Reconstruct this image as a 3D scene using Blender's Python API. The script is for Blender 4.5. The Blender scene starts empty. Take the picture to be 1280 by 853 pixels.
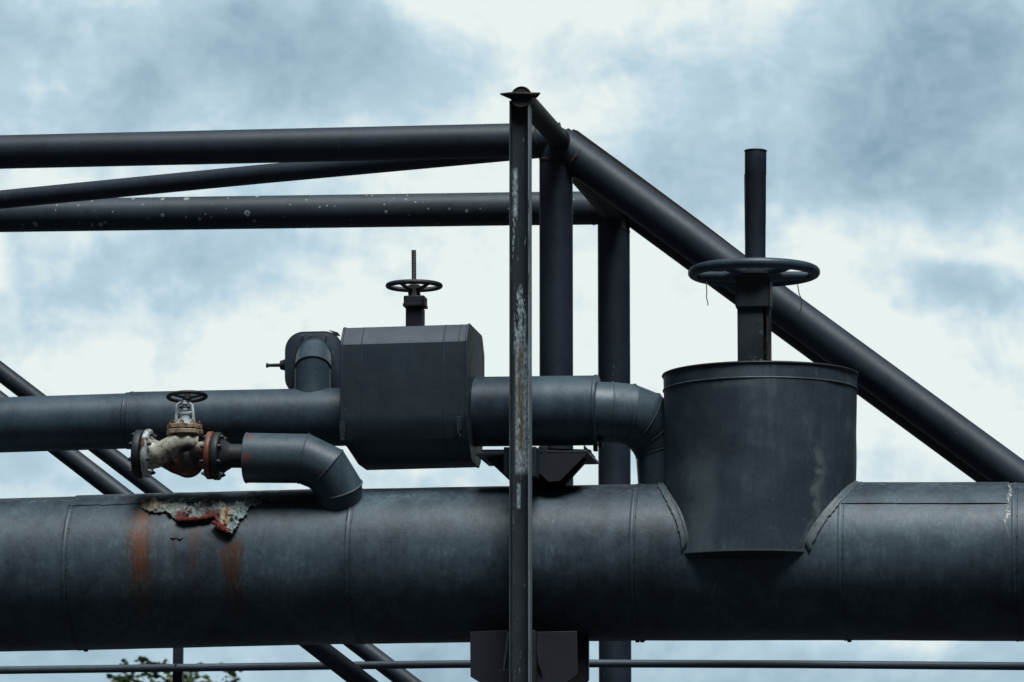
import bpy, bmesh, math, random
from mathutils import Vector, Matrix, noise
random.seed(7)
D = bpy.data
scene = bpy.context.scene
COL = scene.collection

# ------------------------------------------------------------------ camera
FPX = 6044.4
PITCH = math.radians(8.5)
CAM = Vector((0, -24.6, 1.6))
FWD = Vector((0, math.cos(PITCH), math.sin(PITCH)))
UPV = Vector((0, -math.sin(PITCH), math.cos(PITCH)))
RGT = Vector((1, 0, 0))
cd = D.cameras.new('camera'); cam = D.objects.new('camera', cd); COL.objects.link(cam)
cam.location = CAM; cam.rotation_euler = (math.pi/2 + PITCH, 0, 0)
cd.sensor_width = 36; cd.lens = 170; cd.clip_end = 5000; cd.clip_start = 0.5
cd.dof.use_dof = True; cd.dof.focus_distance = 24.5; cd.dof.aperture_fstop = 8
scene.camera = cam

# the pipes run along U; N points away from the viewer (the row is turned 8 degrees)
YAW = math.radians(8)
U = Vector((math.cos(YAW), -math.sin(YAW), 0))
N = Vector((math.sin(YAW), math.cos(YAW), 0))
Z = Vector((0, 0, 1))
def W(px, py, d=0.0):
    """measured point of the photograph, on the vertical plane d metres behind the main pipe axis"""
    r = FWD + RGT*((px-640)/FPX) + UPV*((426.5-py)/FPX)
    t = (d - CAM.dot(N)) / r.dot(N)
    return CAM + r*t
def M(px, p):
    return px*(p-CAM).dot(FWD)/FPX
def S(px, py=600, d=0): return W(px, py, d).dot(U)
def PZ(py, px=640, d=0): return W(px, py, d).z
def L(s, d, z): return U*s + N*d + Z*z

# ------------------------------------------------------------------ node helper
class E:
    def __init__(s, nt, sock): s.nt, s.s = nt, sock
    def m(s, op, *a, clamp=False):
        n = s.nt.nodes.new('ShaderNodeMath'); n.operation = op; n.use_clamp = clamp
        s.nt.links.new(s.s, n.inputs[0])
        for i, v in enumerate(a):
            if isinstance(v, E): s.nt.links.new(v.s, n.inputs[i+1])
            else: n.inputs[i+1].default_value = v
        return E(s.nt, n.outputs[0])
    def __add__(s, o): return s.m('ADD', o)
    def __sub__(s, o): return s.m('SUBTRACT', o)
    def __mul__(s, o): return s.m('MULTIPLY', o)
    def inv(s): return (s*-1)+1
    def ab(s): return s.m('ABSOLUTE')
    def mx(s, o): return s.m('MAXIMUM', o)
    def step(s, a, b):     # smooth 0->1 from a to b
        n = s.nt.nodes.new('ShaderNodeMapRange'); n.interpolation_type = 'SMOOTHSTEP'
        s.nt.links.new(s.s, n.inputs[0])
        if a <= b:
            n.inputs[1].default_value = a; n.inputs[2].default_value = b
            n.inputs[3].default_value = 0; n.inputs[4].default_value = 1
        else:
            n.inputs[1].default_value = b; n.inputs[2].default_value = a
            n.inputs[3].default_value = 1; n.inputs[4].default_value = 0
        return E(s.nt, n.outputs[0])
    def band(s, a, b, soft): return s.step(a-soft, a+soft) * s.step(b+soft, b-soft)
class NT:
    def __init__(s, nt): s.nt = nt; nt.nodes.clear()
    def new(s, t): return s.nt.nodes.new(t)
    def link(s, a, b): s.nt.links.new(a.s if isinstance(a, E) else a, b)
    def mix(s, f, a, b):
        n = s.new('ShaderNodeMix'); n.data_type = 'RGBA'; n.clamp_factor = True
        if isinstance(f, E): s.link(f, n.inputs[0])
        else: n.inputs[0].default_value = f
        for k, v in ((6, a), (7, b)):
            if isinstance(v, (tuple, list)): n.inputs[k].default_value = (*v[:3], 1)
            else: s.link(v, n.inputs[k])
        return n.outputs[2]
    def vec(s, src, scale=(1,1,1), loc=(0,0,0), rot=(0,0,0)):
        n = s.new('ShaderNodeMapping'); s.link(src, n.inputs[0])
        n.inputs['Scale'].default_value = scale; n.inputs['Location'].default_value = loc
        n.inputs['Rotation'].default_value = rot
        return n.outputs[0]
    def noise(s, v, scale, detail=4, rough=.55, dist=0, out=0):
        n = s.new('ShaderNodeTexNoise'); s.link(v, n.inputs['Vector'])
        n.inputs['Scale'].default_value = scale; n.inputs['Detail'].default_value = detail
        n.inputs['Roughness'].default_value = rough; n.inputs['Distortion'].default_value = dist
        return E(s.nt, n.outputs[out]) if out == 0 else n.outputs[1]
    def voro(s, v, scale, feature='F1'):
        n = s.new('ShaderNodeTexVoronoi'); s.link(v, n.inputs['Vector']); n.feature = feature
        n.inputs['Scale'].default_value = scale
        return n
    def bump(s, h, strength, dist=.01, base=None):
        n = s.new('ShaderNodeBump'); s.link(h, n.inputs['Height'])
        n.inputs['Strength'].default_value = strength; n.inputs['Distance'].default_value = dist
        if base is not None: s.link(base, n.inputs['Normal'])
        return n.outputs[0]

def material(name, fn):
    m = D.materials.new(name); m.use_nodes = True
    t = NT(m.node_tree)
    out = t.new('ShaderNodeOutputMaterial'); p = t.new('ShaderNodeBsdfPrincipled')
    t.link(p.outputs[0], out.inputs[0])
    geo = t.new('ShaderNodeNewGeometry')
    pos = t.vec(geo.outputs['Position'], rot=(0, 0, YAW))      # (along the pipes, away, up)
    sep = t.new('ShaderNodeSeparateXYZ'); t.link(pos, sep.inputs[0])
    x, y, z = (E(t.nt, sep.outputs[i]) for i in range(3))
    fn(t, p, pos, x, y, z, geo)
    return m
def setp(t, p, col, rough, normal=None, metal=0.0, spec=.5):
    for k, v in (('Base Color', col), ('Roughness', rough), ('Metallic', metal), ('Specular IOR Level', spec)):
        if isinstance(v, (tuple, list)): p.inputs[k].default_value = (*v[:3], 1)
        elif isinstance(v, (int, float)): p.inputs[k].default_value = v
        else: t.link(v, p.inputs[k])
    if normal is not None: t.link(normal, p.inputs['Normal'])

def steel(name, base=(.034,.042,.052), dusty=(.075,.095,.105), rough=.5, dust=1.0, chips=.0, rustk=0.0, extra=None, ax=(1,1,.25), bumpk=1.0, spots=0.0):
    def fn(t, p, pos, x, y, z, geo):
        big = t.noise(pos, 1.7, 5, .6)
        mid = t.noise(t.vec(pos, (1.2,1.2,1.2)), 9, 6, .65, .6)
        fine = t.noise(pos, 70, 4, .6)
        drip = t.noise(t.vec(pos, (11, 11, .9)), 1.6, 5, .6)
        dirt = t.noise(t.vec(pos, ax), 26, 5, .7)
        cl = t.noise(t.vec(pos, (1,1,.45)), 5.5, 8, .72, .5)
        grain = t.noise(t.vec(pos, (1,1,.10)), 60, 5, .7)
        f = (big*.95 + mid*.30 + drip*.32 + cl*.35 + grain*.25).step(.82, 1.36)*.66*dust
        c = t.mix(f, base, dusty)
        c = t.mix(grain.step(.54, .70)*.25, c, tuple(v*.7 for v in base))
        c = t.mix(mid.step(.60, .74)*.4, c, tuple(v*.55 for v in base))
        c = t.mix(fine.step(.5, .8)*.25*dust, c, tuple(v*1.5 for v in dusty))
        # pale scuffs and pin-head chips
        sp = t.voro(pos, 16); spd = E(t.nt, sp.outputs['Distance'])
        sc = t.new('ShaderNodeSeparateColor'); t.link(sp.outputs['Color'], sc.inputs[0])
        rnd = E(t.nt, sc.outputs[0])
        chip = (spd + mid*.12).step(.145, .10) * rnd.step(.93-spots*.3, .95-spots*.3)
        scuff = dirt.step(.70, .76)*mid.step(.52, .6)
        c = t.mix(chip*(.35+chips), c, (.30,.34,.34))
        c = t.mix(scuff*(.10+chips), c, (.22,.25,.26))
        if rustk:
            ru = t.noise(t.vec(pos, (1,1,.5)), 22, 6, .7, 1.0)
            c = t.mix(ru.step(.56, .68)*rustk, c, t.mix(fine.step(.4,.6), (.10,.032,.014), (.05,.018,.012)))
        r = (mid*.30 + dirt*.10 + (rough-.12)).m('ADD', 0, clamp=True)
        if extra: c, r = extra(t, c, r, pos, x, y, z, dict(grain=grain, big=big, mid=mid, fine=fine, drip=drip, dirt=dirt))
        nrm = t.bump(big*1.0 + mid*.12, .25*bumpk, .03)
        nrm = t.bump(fine*.5 + dirt*.7, .16*bumpk, .003, nrm)
        setp(t, p, c, r, nrm, 0.0, .48)
    return material(name, fn)

# ---- stains on the big pipe, located along the pipe (x) and in height (z)
def main_extra(t, c, r, pos, x, y, z, n):
    S = lambda px: W(px, 700, -.38).dot(U)
    PZ = lambda py: W(230, py, -.36).z
    wob = (n['mid']-.5)*.07 + (n['drip']-.5)*.11 + (n['dirt']-.5)*.03
    xx = x + wob
    stn = t.noise(t.vec(pos, (48, 48, 1.1)), 1.0, 5, .65)
    def streak(a, b, top, bot, col, k, soft=.018):
        nonlocal c
        zt, zb = PZ(top), PZ(bot)
        m = xx.band(S(a), S(b), soft) * z.step(zb, zb+(zt-zb)*.60) * z.step(zt+.02, zt-.03)
        m = m * (stn.step(.38, .52)*.6+.4) * (n['drip'].step(.3, .62)*.55+.45) * (n['mid'].step(.30,.55)*.4+.6) * k
        c = t.mix(m, c, col)
    streak(164, 187, 634, 800, (.095,.032,.013), 1.25)
    streak(168, 181, 640, 735, (.22,.060,.018), 1.0)
    streak(150, 205, 640, 800, (.030,.018,.014), .6, .03)
    streak(213, 224, 655, 760, (.032,.020,.016), .6)
    streak(238, 248, 655, 770, (.075,.028,.015), .9)
    streak(262, 268, 665, 740, (.040,.022,.016), .5)
    streak(281, 303, 676, 790, (.065,.026,.014), 1.3, .008)
    streak(300, 306, 678, 745, (.03,.014,.010), .6, .006)
    # grimy crown beside the torn cladding, pale rain-washed shoulder
    crown = z.step(PZ(628), PZ(612)) * (n['mid'].step(.3,.6)*.5+.5)
    c = t.mix(crown*.5, c, (.028,.031,.036))
    # flaked white bits near the top edge
    fl = (n['dirt'] + n['mid']*.4).step(.755, .80) * z.step(PZ(627), PZ(619)) * (x.band(S(178), S(240), .05) + x.band(S(298), S(335), .03)*.8 + .10)
    c = t.mix(fl*.8, c, (.46,.50,.49))
    # thin scratch lines of bare metal
    sn = t.noise(t.vec(pos, (60, 60, 3.2)), 1.0, 4, .7)
    sc = sn.step(.66, .70) * x.band(S(684), S(692), .006) * z.band(PZ(705), PZ(655), .03)
    c = t.mix(sc*.8, c, (.5,.55,.55))
    sm_ = (n['big']*.6+n['mid']*.5).step(.58, .66) * n['grain'].step(.45, .6)
    c = t.mix(sm_*.45, c, (.115,.165,.19))
    sc2 = n['fine'].step(.46, .54) * (xx.band(S(1260), S(1263.5), .004)) * z.step(PZ(690), PZ(660))
    c = t.mix(sc2*.9, c, (.50,.46,.40))
    return c, r
def bucket_extra(t, c, r, pos, x, y, z, n):
    S = lambda px: W(px, 600, -.45).dot(U)
    PZ = lambda py: W(950, py, -.48).z
    # chalky run-off marks down the drum
    wave = x + (n['big']-.5)*.35 + (n['mid']-.5)*.05
    a = wave.band(S(1012), S(1026), .02) * z.band(PZ(690), PZ(560), .10) * n['mid'].step(.35,.6)
    b = wave.band(S(850), S(885), .05) * z.band(PZ(690), PZ(560), .12)
    d = n['big'].step(.47, .60)*n['drip'].step(.42,.60)
    c = t.mix(a*.65, c, (.17,.20,.21))
    c = t.mix(b*.45, c, (.12,.15,.165))
    top = z.step(PZ(486), PZ(478)) * wave.band(S(880), S(960), .05)
    c = t.mix(top*.35, c, (.12,.15,.165))
    drop = n['mid'].step(.60, .68)*n['grain'].step(.45,.6)
    c = t.mix(drop*.4, c, (.12,.15,.16))
    c = t.mix(d*.7, c, (.095,.125,.14))
    return c, r
def column_extra(t, c, r, pos, x, y, z, n):
    f1 = t.noise(t.vec(pos, (34, 34, 3.0)), 1.0, 7, .72)
    f2 = t.noise(t.vec(pos, (1.5, 1.5, .6)), 60, 5, .7)
    cen = S(651, 500, -.5)
    xl = x - cen
    m = (f1*.75 + f2*.3)
    zb = lambda a, b, s: z.band(PZ(b, d=-.5), PZ(a, d=-.5), s)
    big = xl.band(-.022, .046, .010) * zb(432, 592, .02)
    mask = big*m.step(.42, .455)
    mask = mask.mx(xl.band(-.030, .030, .012) * zb(360, 440, .03) * m.step(.51, .545))
    mask = mask.mx(xl.band(-.034, -.014, .008) * zb(212, 272, .012) * m.step(.44, .48))
    mask = mask.mx(xl.band(-.040, .01, .010) * zb(272, 360, .02) * m.step(.58, .62))
    mask = mask.mx(xl.band(-.016, .000, .006) * zb(606, 636, .01) * m.step(.40, .46))
    mask = mask.mx(xl.band(-.030, .020, .01) * zb(690, 853, .05) * m.step(.60, .66)*.5)
    mask = mask.mx(m.step(.63, .67)*.7)
    edge = xl.ab().step(.046, .050) * m.step(.42, .50)
    c = t.mix(mask, c, t.mix(f2.step(.4,.62), (.13,.17,.19), (.46,.54,.56)))
    c = t.mix(edge*.85, c, (.27,.31,.33))
    rust = xl.band(-.012, .016, .010) * zb(435, 565, .06) * f1.step(.38, .50)
    c = t.mix(rust*.9, c, (.11,.052,.024))
    return c, r
def chord_spots(t, c, r, pos, x, y, z, n):
    for scale, lo in ((13, .46), (24, .52), (8, .78)):
        v = t.voro(t.vec(pos, (1,1,1), (scale*.37, 0, 0)), scale)
        s = t.new('ShaderNodeSeparateColor'); t.link(v.outputs['Color'], s.inputs[0])
        dd = E(t.nt, v.outputs['Distance']) + (n['fine']-.5)*.12
        ring = dd.step(.15, .12) * E(t.nt, s.outputs[0]).step(lo-.02, lo)
        hole = dd.step(.05, .08)*.6+.4
        c = t.mix(ring*hole*.85, c, (.36,.41,.41))
    return c, r
def tube_paint_extra(t, c, r, pos, x, y, z, n):
    rb = x.band(S(312), S(334), .01) * n['mid'].step(.53, .58) * n['fine'].step(.42, .5)
    c = t.mix(rb*.8, c, (.20,.035,.028))
    return c, r
def stem_extra(t, c, r, pos, x, y, z, n):
    m = (n['mid']*.7 + n['fine']*.35).step(.52, .60) * (z.step(PZ(395,944), PZ(455,944))*.8+.02) * x.step(S(936), S(950))
    c = t.mix(m, c, (.20,.26,.27))
    rr = x.step(S(955), S(960)) * n['fine'].step(.5,.56) * z.step(PZ(385,944), PZ(440,944))
    c = t.mix(rr*.7, c, (.13,.05,.03))
    return c, r

M_MAIN = steel('painted_cladding', (.014,.020,.031), (.084,.124,.150), .40, 1.15, .04, extra=main_extra)
M_CLAD = steel('painted_sheet_metal', (.013,.021,.035), (.068,.108,.138), .40, 1.05, .02)
M_ELBOW = steel('painted_elbow_sheet', (.026,.040,.055), (.092,.134,.162), .38, 1.0, .05, extra=tube_paint_extra)
M_BOX = steel('dull_box_sheet', (.022,.032,.046), (.050,.071,.088), .46, .8, .01, bumpk=.7)
M_BUCKET = steel('matt_drum_sheet', (.026,.037,.052), (.068,.096,.118), .50, .9, .03, extra=bucket_extra)
M_TUBE = steel('painted_tube_steel', (.013,.018,.030), (.038,.053,.072), .44, .8, .04, bumpk=.35, spots=.25)
M_SPOT = steel('spotted_tube_steel', (.015,.020,.031), (.052,.074,.090), .44, 1.0, .05, extra=chord_spots, bumpk=.35)
M_COL = steel('chipped_column_paint', (.017,.021,.029), (.032,.041,.050), .45, .7, .10, extra=column_extra)
M_DARK = steel('grimy_bracket_steel', (.009,.011,.017), (.019,.024,.032), .55, .6, .05)
M_BROWN = steel('weathered_brown_tube', (.017,.017,.019), (.040,.037,.033), .55, 1.0, .10, rustk=.35)
M_RUSTY = steel('rusty_dark_iron', (.026,.020,.018), (.060,.038,.028), .70, 1.0, .05, rustk=.8)
M_BLACK = steel('black_iron', (.013,.014,.017), (.030,.033,.037), .50, .6, .06)
M_STEM = steel('scuffed_stem_sleeve', (.018,.024,.031), (.036,.047,.056), .45, .8, .10, extra=stem_extra)
M_STRIP = steel('bare_edge_strip', (.030,.040,.048), (.13,.17,.185), .45, 1.0, .25, rustk=.25)
M_WHEEL = steel('worn_black_wheel', (.016,.015,.017), (.035,.034,.036), .50, .8, .08, rustk=.30)
M_RAIL = steel('weathered_rail', (.060,.080,.105), (.11,.14,.165), .40, .9, .03)
M_SPINDLE = steel('oily_spindle', (.045,.040,.034), (.10,.09,.075), .45, 1.0, .2, rustk=.5)

def valve_fn(t, p, pos, x, y, z, geo):
    a = t.noise(pos, 9, 6, .65, .8); b = t.noise(pos, 34, 6, .7, .6); f = t.noise(pos, 120, 4, .7)
    xl = x - S(228, 568, -.36); zl = z - PZ(568, 228, -.36)
    c = t.mix(b.step(.46, .60)*.75, (.42,.40,.33), (.14,.08,.045))
    rust = (a*.5+b*.5 + xl*2.4 - zl*4.2).step(.40, .52)
    c = t.mix(rust, c, t.mix(f.step(.4,.6), (.13,.042,.026), (.06,.020,.014)))
    # oily grime caked round the middle of the body
    gr = (xl+(-.038)).m('MULTIPLY', 17.0); gz_ = (zl+.012).m('MULTIPLY', 17.0)
    rad = (gr*gr + gz_*gz_) + (b-.5)*1.6 + (a-.5)*1.2
    c = t.mix(rad.step(1.7, .6), c, (.008,.007,.007))
    c = t.mix(b.step(.58, .66)*.8, c, (.030,.015,.010))
    n = t.bump(b*.6+f*.4, .5, .006)
    setp(t, p, c, (b*.3+.16), n)
M_VALVE = material('rust_streaked_cream_paint', valve_fn)
def flangec_fn(base, rust, k):
    def fn(t, p, pos, x, y, z, geo):
        b = t.noise(t.vec(pos, (1,1,.6)), 30, 6, .7, .6); f = t.noise(pos, 130, 4, .7)
        c = t.mix(b.step(.62-k, .74-k), base, rust)
        c = t.mix(f.step(.56, .66)*.6, c, (.03,.014,.010))
        c = t.mix(b.step(.42, .34)*.5, c, tuple(v*.6 for v in base))
        setp(t, p, c, (b*.3+.38), t.bump(b*.6+f*.4, .5, .004))
    return fn
M_FLWHITE = material('flaking_white_flange', flangec_fn((.50,.54,.55), (.09,.035,.018), .14))
M_FLRUST = material('rust_red_flange', flangec_fn((.15,.046,.024), (.36,.20,.12), .09))
M_BONNET = material('tan_bonnet_paint', flangec_fn((.38,.28,.19), (.09,.035,.020), .14))
M_SILVER = material('pale_yoke_paint', flangec_fn((.62,.68,.71), (.20,.16,.13), 0.0))

def torn_fn(t, p, pos, x, y, z, geo):
    S = lambda px: W(px, 650, -.27).dot(U)
    PZ = lambda py: W(250, py, -.30).z
    a = t.noise(t.vec(pos, (1,1,1)), 14, 6, .7, 1.2); b = t.noise(t.vec(pos, (1,1,.7)), 46, 7, .75, 1.0)
    w = t.noise(t.vec(pos, (.6,1,1.3)), 90, 5, .7, 1.6)
    c = t.mix(b.step(.38, .56), (.075,.085,.085), (.36,.41,.39))
    c = t.mix(w.step(.53, .62)*.85, c, (.62,.66,.62))
    left = x.step(S(215), S(180))
    c = t.mix((b*.6+a*.4).step(.44, .54)*(left*.85+.12), c, (.40,.23,.09))
    xx = x + (b-.5)*.05
    pale = x.step(S(293), S(300)) * b.step(.38, .55)
    c = t.mix(pale*.8, c, (.42,.54,.54))
    edge = z.step(PZ(632), PZ(627)) * a.step(.45, .6)
    c = t.mix(edge*.6, c, (.12,.055,.03))
    c = t.mix(w.step(.44, .36)*.7, c, (.015,.014,.014))
    c = t.mix((a.step(.46,.38))*.7, c, (.030,.030,.032))
    red = (xx.band(S(223), S(239), .012) + xx.band(S(258), S(281), .014)) * z.band(PZ(656), PZ(639), .012)
    c = t.mix(red.m('MULTIPLY', 1.0, clamp=True)*.95, c, t.mix(b.step(.4,.6), (.19,.028,.016), (.07,.014,.010)))
    yel = (xx.band(S(279), S(283), .006) + xx.band(S(288), S(291), .006)) * z.band(PZ(675), PZ(637), .012)
    c = t.mix(yel*.8, c, (.48,.44,.30))
    orn = xx.band(S(283), S(288), .006) * z.band(PZ(668), PZ(634), .012)
    c = t.mix(orn*.8, c, (.36,.12,.035))
    setp(t, p, c, .5, t.bump(b*.6+w*.5, 1.0, .016))
M_TORN = material('torn_insulation_foil', torn_fn)
def curl_fn(t, p, pos, x, y, z, geo):
    b = t.noise(pos, 40, 6, .7, .6)
    c = t.mix(b.step(.40, .62), (.16,.022,.018), (.060,.012,.010))
    c = t.mix(b.step(.64, .72)*.6, c, (.40,.30,.20))
    setp(t, p, c, .75, t.bump(b, .9, .008), spec=.2)
M_CURL = material('red_lead_primer', curl_fn)

def leaf_fn(t, p, pos, x, y, z, geo):
    oi = t.noise(pos, 2.2, 3, .5)
    c = t.mix(oi.step(.38,.62), (.035,.060,.022), (.085,.115,.040))
    setp(t, p, c, .55)
M_LEAF = material('tree_leaves', leaf_fn)
def bark_fn(t, p, pos, x, y, z, geo):
    b = t.noise(t.vec(pos, (6,6,1)), 4, 6, .7)
    setp(t, p, t.mix(b.step(.4,.6), (.05,.04,.03), (.12,.10,.08)), .8, t.bump(b, .6, .02))
M_BARK = material('bark', bark_fn)
def ground_fn(t, p, pos, x, y, z, geo):
    a = t.noise(pos, .15, 5, .6); b = t.noise(pos, 3, 6, .7); c_ = t.noise(pos, 40, 5, .7)
    c = t.mix(b.step(.4,.6), (.012,.013,.012), (.020,.022,.019))
    c = t.mix(a.step(.40,.46), c, t.mix(c_.step(.35,.65), (.016,.018,.022), (.030,.033,.040)))
    setp(t, p, c, .9, t.bump(c_, .6, .03))
M_GROUND = material('grass_and_gravel', ground_fn)
def grass_fn(t, p, pos, x, y, z, geo): setp(t, p, (.10,.09,.06), .8)
M_STRAND = material('dry_strand', grass_fn)

# ------------------------------------------------------------------ object helpers
def thing(name, label, cat, loc, group=None):
    o = D.objects.new(name, None); COL.objects.link(o); o.empty_display_size = .2
    o.location = loc; o['label'] = label; o['category'] = cat
    if group: o['group'] = group
    o['_root'] = [loc[0], loc[1], loc[2]]
    return o
def rootloc(o):
    v = Vector((0,0,0))
    while o is not None:
        v += o.location; o = o.parent
    return v
def obj(name, bm, mat, parent=None, smooth=True, angle=35, origin=None, bevel=0, label=None):
    bmesh.ops.recalc_face_normals(bm, faces=bm.faces[:])
    base = rootloc(parent) if parent else Vector((0,0,0))
    if origin is None:
        mn = Vector((min(v.co[i] for v in bm.verts) for i in range(3)))
        mxx = Vector((max(v.co[i] for v in bm.verts) for i in range(3)))
        origin = (mn+mxx)/2
    bmesh.ops.translate(bm, vec=-origin, verts=bm.verts[:])
    me = D.meshes.new(name); bm.to_mesh(me); bm.free()
    if smooth:
        for p in me.polygons: p.use_smooth = True
        me.set_sharp_from_angle(angle=math.radians(angle))
    me.materials.append(mat)
    o = D.objects.new(name, me); COL.objects.link(o)
    if parent: o.parent = parent
    o.location = origin - base
    if bevel:
        b = o.modifiers.new('bevel', 'BEVEL'); b.width = bevel; b.segments = 2; b.limit_method = 'ANGLE'; b.angle_limit = math.radians(40)
    if label: o['label'] = label
    return o
def frame(d):
    d = d.normalized()
    a = Z if abs(d.dot(Z)) < .9 else N
    x = a.cross(d).normalized(); y = d.cross(x).normalized()
    return x, y
def rings_to_bm(bm, rings, cap=True, closed=False):
    vs = [[bm.verts.new(p) for p in r] for r in rings]
    n = len(vs[0]); m = len(vs)
    for i in range(m if closed else m-1):
        a, b = vs[i], vs[(i+1) % m]
        for j in range(n): bm.faces.new((a[j], a[(j+1) % n], b[(j+1) % n], b[j]))
    if cap and not closed:
        bm.faces.new(vs[0][::-1]); bm.faces.new(vs[-1])
    return vs
def mitre_rings(pts, rad, seg=48):
    """rings of a mitred tube through pts"""
    n = len(pts); rad = rad if isinstance(rad, (list, tuple)) else [rad]*n
    dirs = [(pts[i+1]-pts[i]).normalized() for i in range(n-1)]
    x, y = frame(dirs[0]); out = []
    for i in range(n):
        din = dirs[max(i-1, 0)]; dout = dirs[min(i, n-2)]
        pn = (din+dout).normalized()
        ring = []
        for k in range(seg):
            a = 2*math.pi*k/seg
            v = (x*math.cos(a) + y*math.sin(a))*rad[i]
            v = v - din*(v.dot(pn)/din.dot(pn))
            ring.append(pts[i]+v)
        out.append(ring)
        if i < n-1 and i > 0 or i == 0:
            q = din.rotation_difference(dout); x = q @ x; y = q @ y
    return out
def tube(bm, pts, rad, seg=48, cap=True):
    rings_to_bm(bm, mitre_rings([Vector(p) for p in pts], rad, seg), cap)
    return bm
def tb(pts, rad, seg=48, cap=True): return tube(bmesh.new(), pts, rad, seg, cap)
def disc_ring(bm, c, d, r, w, seg=48):
    d = d.normalized(); tube(bm, [c-d*w/2, c+d*w/2], r, seg)
def lathe(bm, c, d, prof, seg=48):
    """prof: list of (along, radius)"""
    x, y = frame(d); d = d.normalized()
    rings = [[c + d*a + (x*math.cos(2*math.pi*k/seg)+y*math.sin(2*math.pi*k/seg))*r for k in range(seg)] for a, r in prof]
    rings_to_bm(bm, rings); return bm
def torus(bm, c, d, R, r, seg=72, s2=14, flat=1.0):
    x, y = frame(d); d = d.normalized(); rings = []
    for i in range(seg):
        a = 2*math.pi*i/seg; rd = x*math.cos(a)+y*math.sin(a)
        rings.append([c + rd*(R+r*math.cos(2*math.pi*j/s2)) + d*(r*flat*math.sin(2*math.pi*j/s2)) for j in range(s2)])
    rings_to_bm(bm, rings, closed=True); return bm
def prism(bm, poly, off):
    """poly: list of Vector (planar), off: extrusion Vector"""
    a = [bm.verts.new(p) for p in poly]; b = [bm.verts.new(p+off) for p in poly]
    n = len(poly)
    bm.faces.new(a[::-1]); bm.faces.new(b)
    for i in range(n): bm.faces.new((a[i], a[(i+1) % n], b[(i+1) % n], b[i]))
    return bm
def box(bm, s0, s1, d0, d1, z0, z1):
    prism(bm, [L(s0,d0,z0), L(s1,d0,z0), L(s1,d1,z0), L(s0,d1,z0)], Z*(z1-z0)); return bm
def plate_px(bm, pts, d, th):
    """a plate whose outline was measured on the photograph, standing at depth d, th thick"""
    prism(bm, [W(a, b, d) for a, b in pts], N*th); return bm
def bar(bm, a, b, r, seg=12): tube(bm, [a, b], r, seg); return bm
def hexn(bm, c, d, r, h): tube(bm, [c, c+d.normalized()*h], r, 6); return bm
def handwheel(parent, c, d, R, r, spokes, mat, hub_r, hub_h, spoke_r, phase=.3, drop=0.0, flat=1.0):
    w = obj('handwheel', torus(bmesh.new(), c, d, R, r, flat=flat), mat, parent, angle=60)
    x, y = frame(d)
    for i in range(spokes):
        a = phase + 2*math.pi*i/spokes; rd = x*math.cos(a)+y*math.sin(a)
        b = bmesh.new(); tube(b, [c - d*drop + rd*hub_r*.6, c - d*drop*.8 + rd*(R*.55), c + rd*(R-r*.3)], [spoke_r*1.25, spoke_r, spoke_r*.9], 12)
        obj('spoke', b, mat, w, angle=60)
    h = bmesh.new(); lathe(h, c - d*(drop+hub_h/2), d, [(0, hub_r*.75), (hub_h*.1, hub_r), (hub_h*.9, hub_r), (hub_h, hub_r*.8)], 24)
    obj('hub', h, mat, w)
    return w
def seam_ring(c, d, r, w, proud, mat, parent, name='cladding_seam', seg=64):
    b = bmesh.new()
    lathe(b, c, d, [(-w/2, r-.01), (-w/2, r+proud*.6), (-w/2+proud*.4, r+proud), (w/2-proud*.4, r+proud), (w/2, r+proud*.6), (w/2, r-.01)], seg)
    return obj(name, b, mat, parent, angle=50)

# ================================================================== MAIN PIPE
R_MAIN = M(97.3, W(640, 706))
mp = [(-3200, 782), (-1500, 746), (0, 719.0), (200, 714.2), (430, 708.6), (590, 705.8), (800, 703.2), (1050, 702.3), (1280, 702.8), (1900, 702), (4200, 700)]
MPTS = [W(a, b) for a, b in mp]
# even subdivision keeps the sheet shading smooth
def densify(pts, step):
    out = [pts[0]]
    for a, b in zip(pts, pts[1:]):
        k = max(1, int((b-a).length/step))
        for i in range(1, k+1): out.append(a.lerp(b, i/k))
    return out
def main_axis(s):
    for a, b in zip(MPTS, MPTS[1:]):
        sa, sb = a.dot(U), b.dot(U)
        if sa <= s <= sb: return a.lerp(b, (s-sa)/(sb-sa))
    return MPTS[-1]
main = thing('main_pipe', 'thick dark grey clad pipe with torn cladding and rust streaks, crossing the whole lower photo', 'pipe', main_axis(0))
dp = densify(MPTS, .09)
rings = mitre_rings(dp, R_MAIN, 112)
for i, rg in enumerate(rings):        # slight dents of thin sheet metal
    for k, p in enumerate(rg):
        c = dp[i]; v = (p-c); rg[k] = c + v*(1 + .005*noise.noise(p*1.3) + .0028*noise.noise(p*4.5) + .0014*noise.noise(p*11))
b = bmesh.new(); rings_to_bm(b, rings)
obj('cladding', b, M_MAIN, main, angle=50)
for px in (-420, 78, 432, 788, 1049, 1267, 1700):
    s = S(px, 705, -.4)
    seam_ring(main_axis(s), U, R_MAIN, .020, .0025, M_MAIN, main, seg=96)
    seam_ring(main_axis(s+.02), U, R_MAIN, .005, .004, M_MAIN, main, seg=96)
for px in (78, 432, 788, 1049, 1267):
    s_ = S(px, 705, -.4) + .019; c = main_axis(s_)
    for a in range(-35, 80, 16):
        nn = -N*math.cos(math.radians(a))+Z*math.sin(math.radians(a))
        b = bmesh.new(); lathe(b, c + nn*(R_MAIN-.001), nn, [(0,.0042),(.004,.004),(.006,.002)], 8); obj('screw', b, M_BLACK, main)
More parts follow.
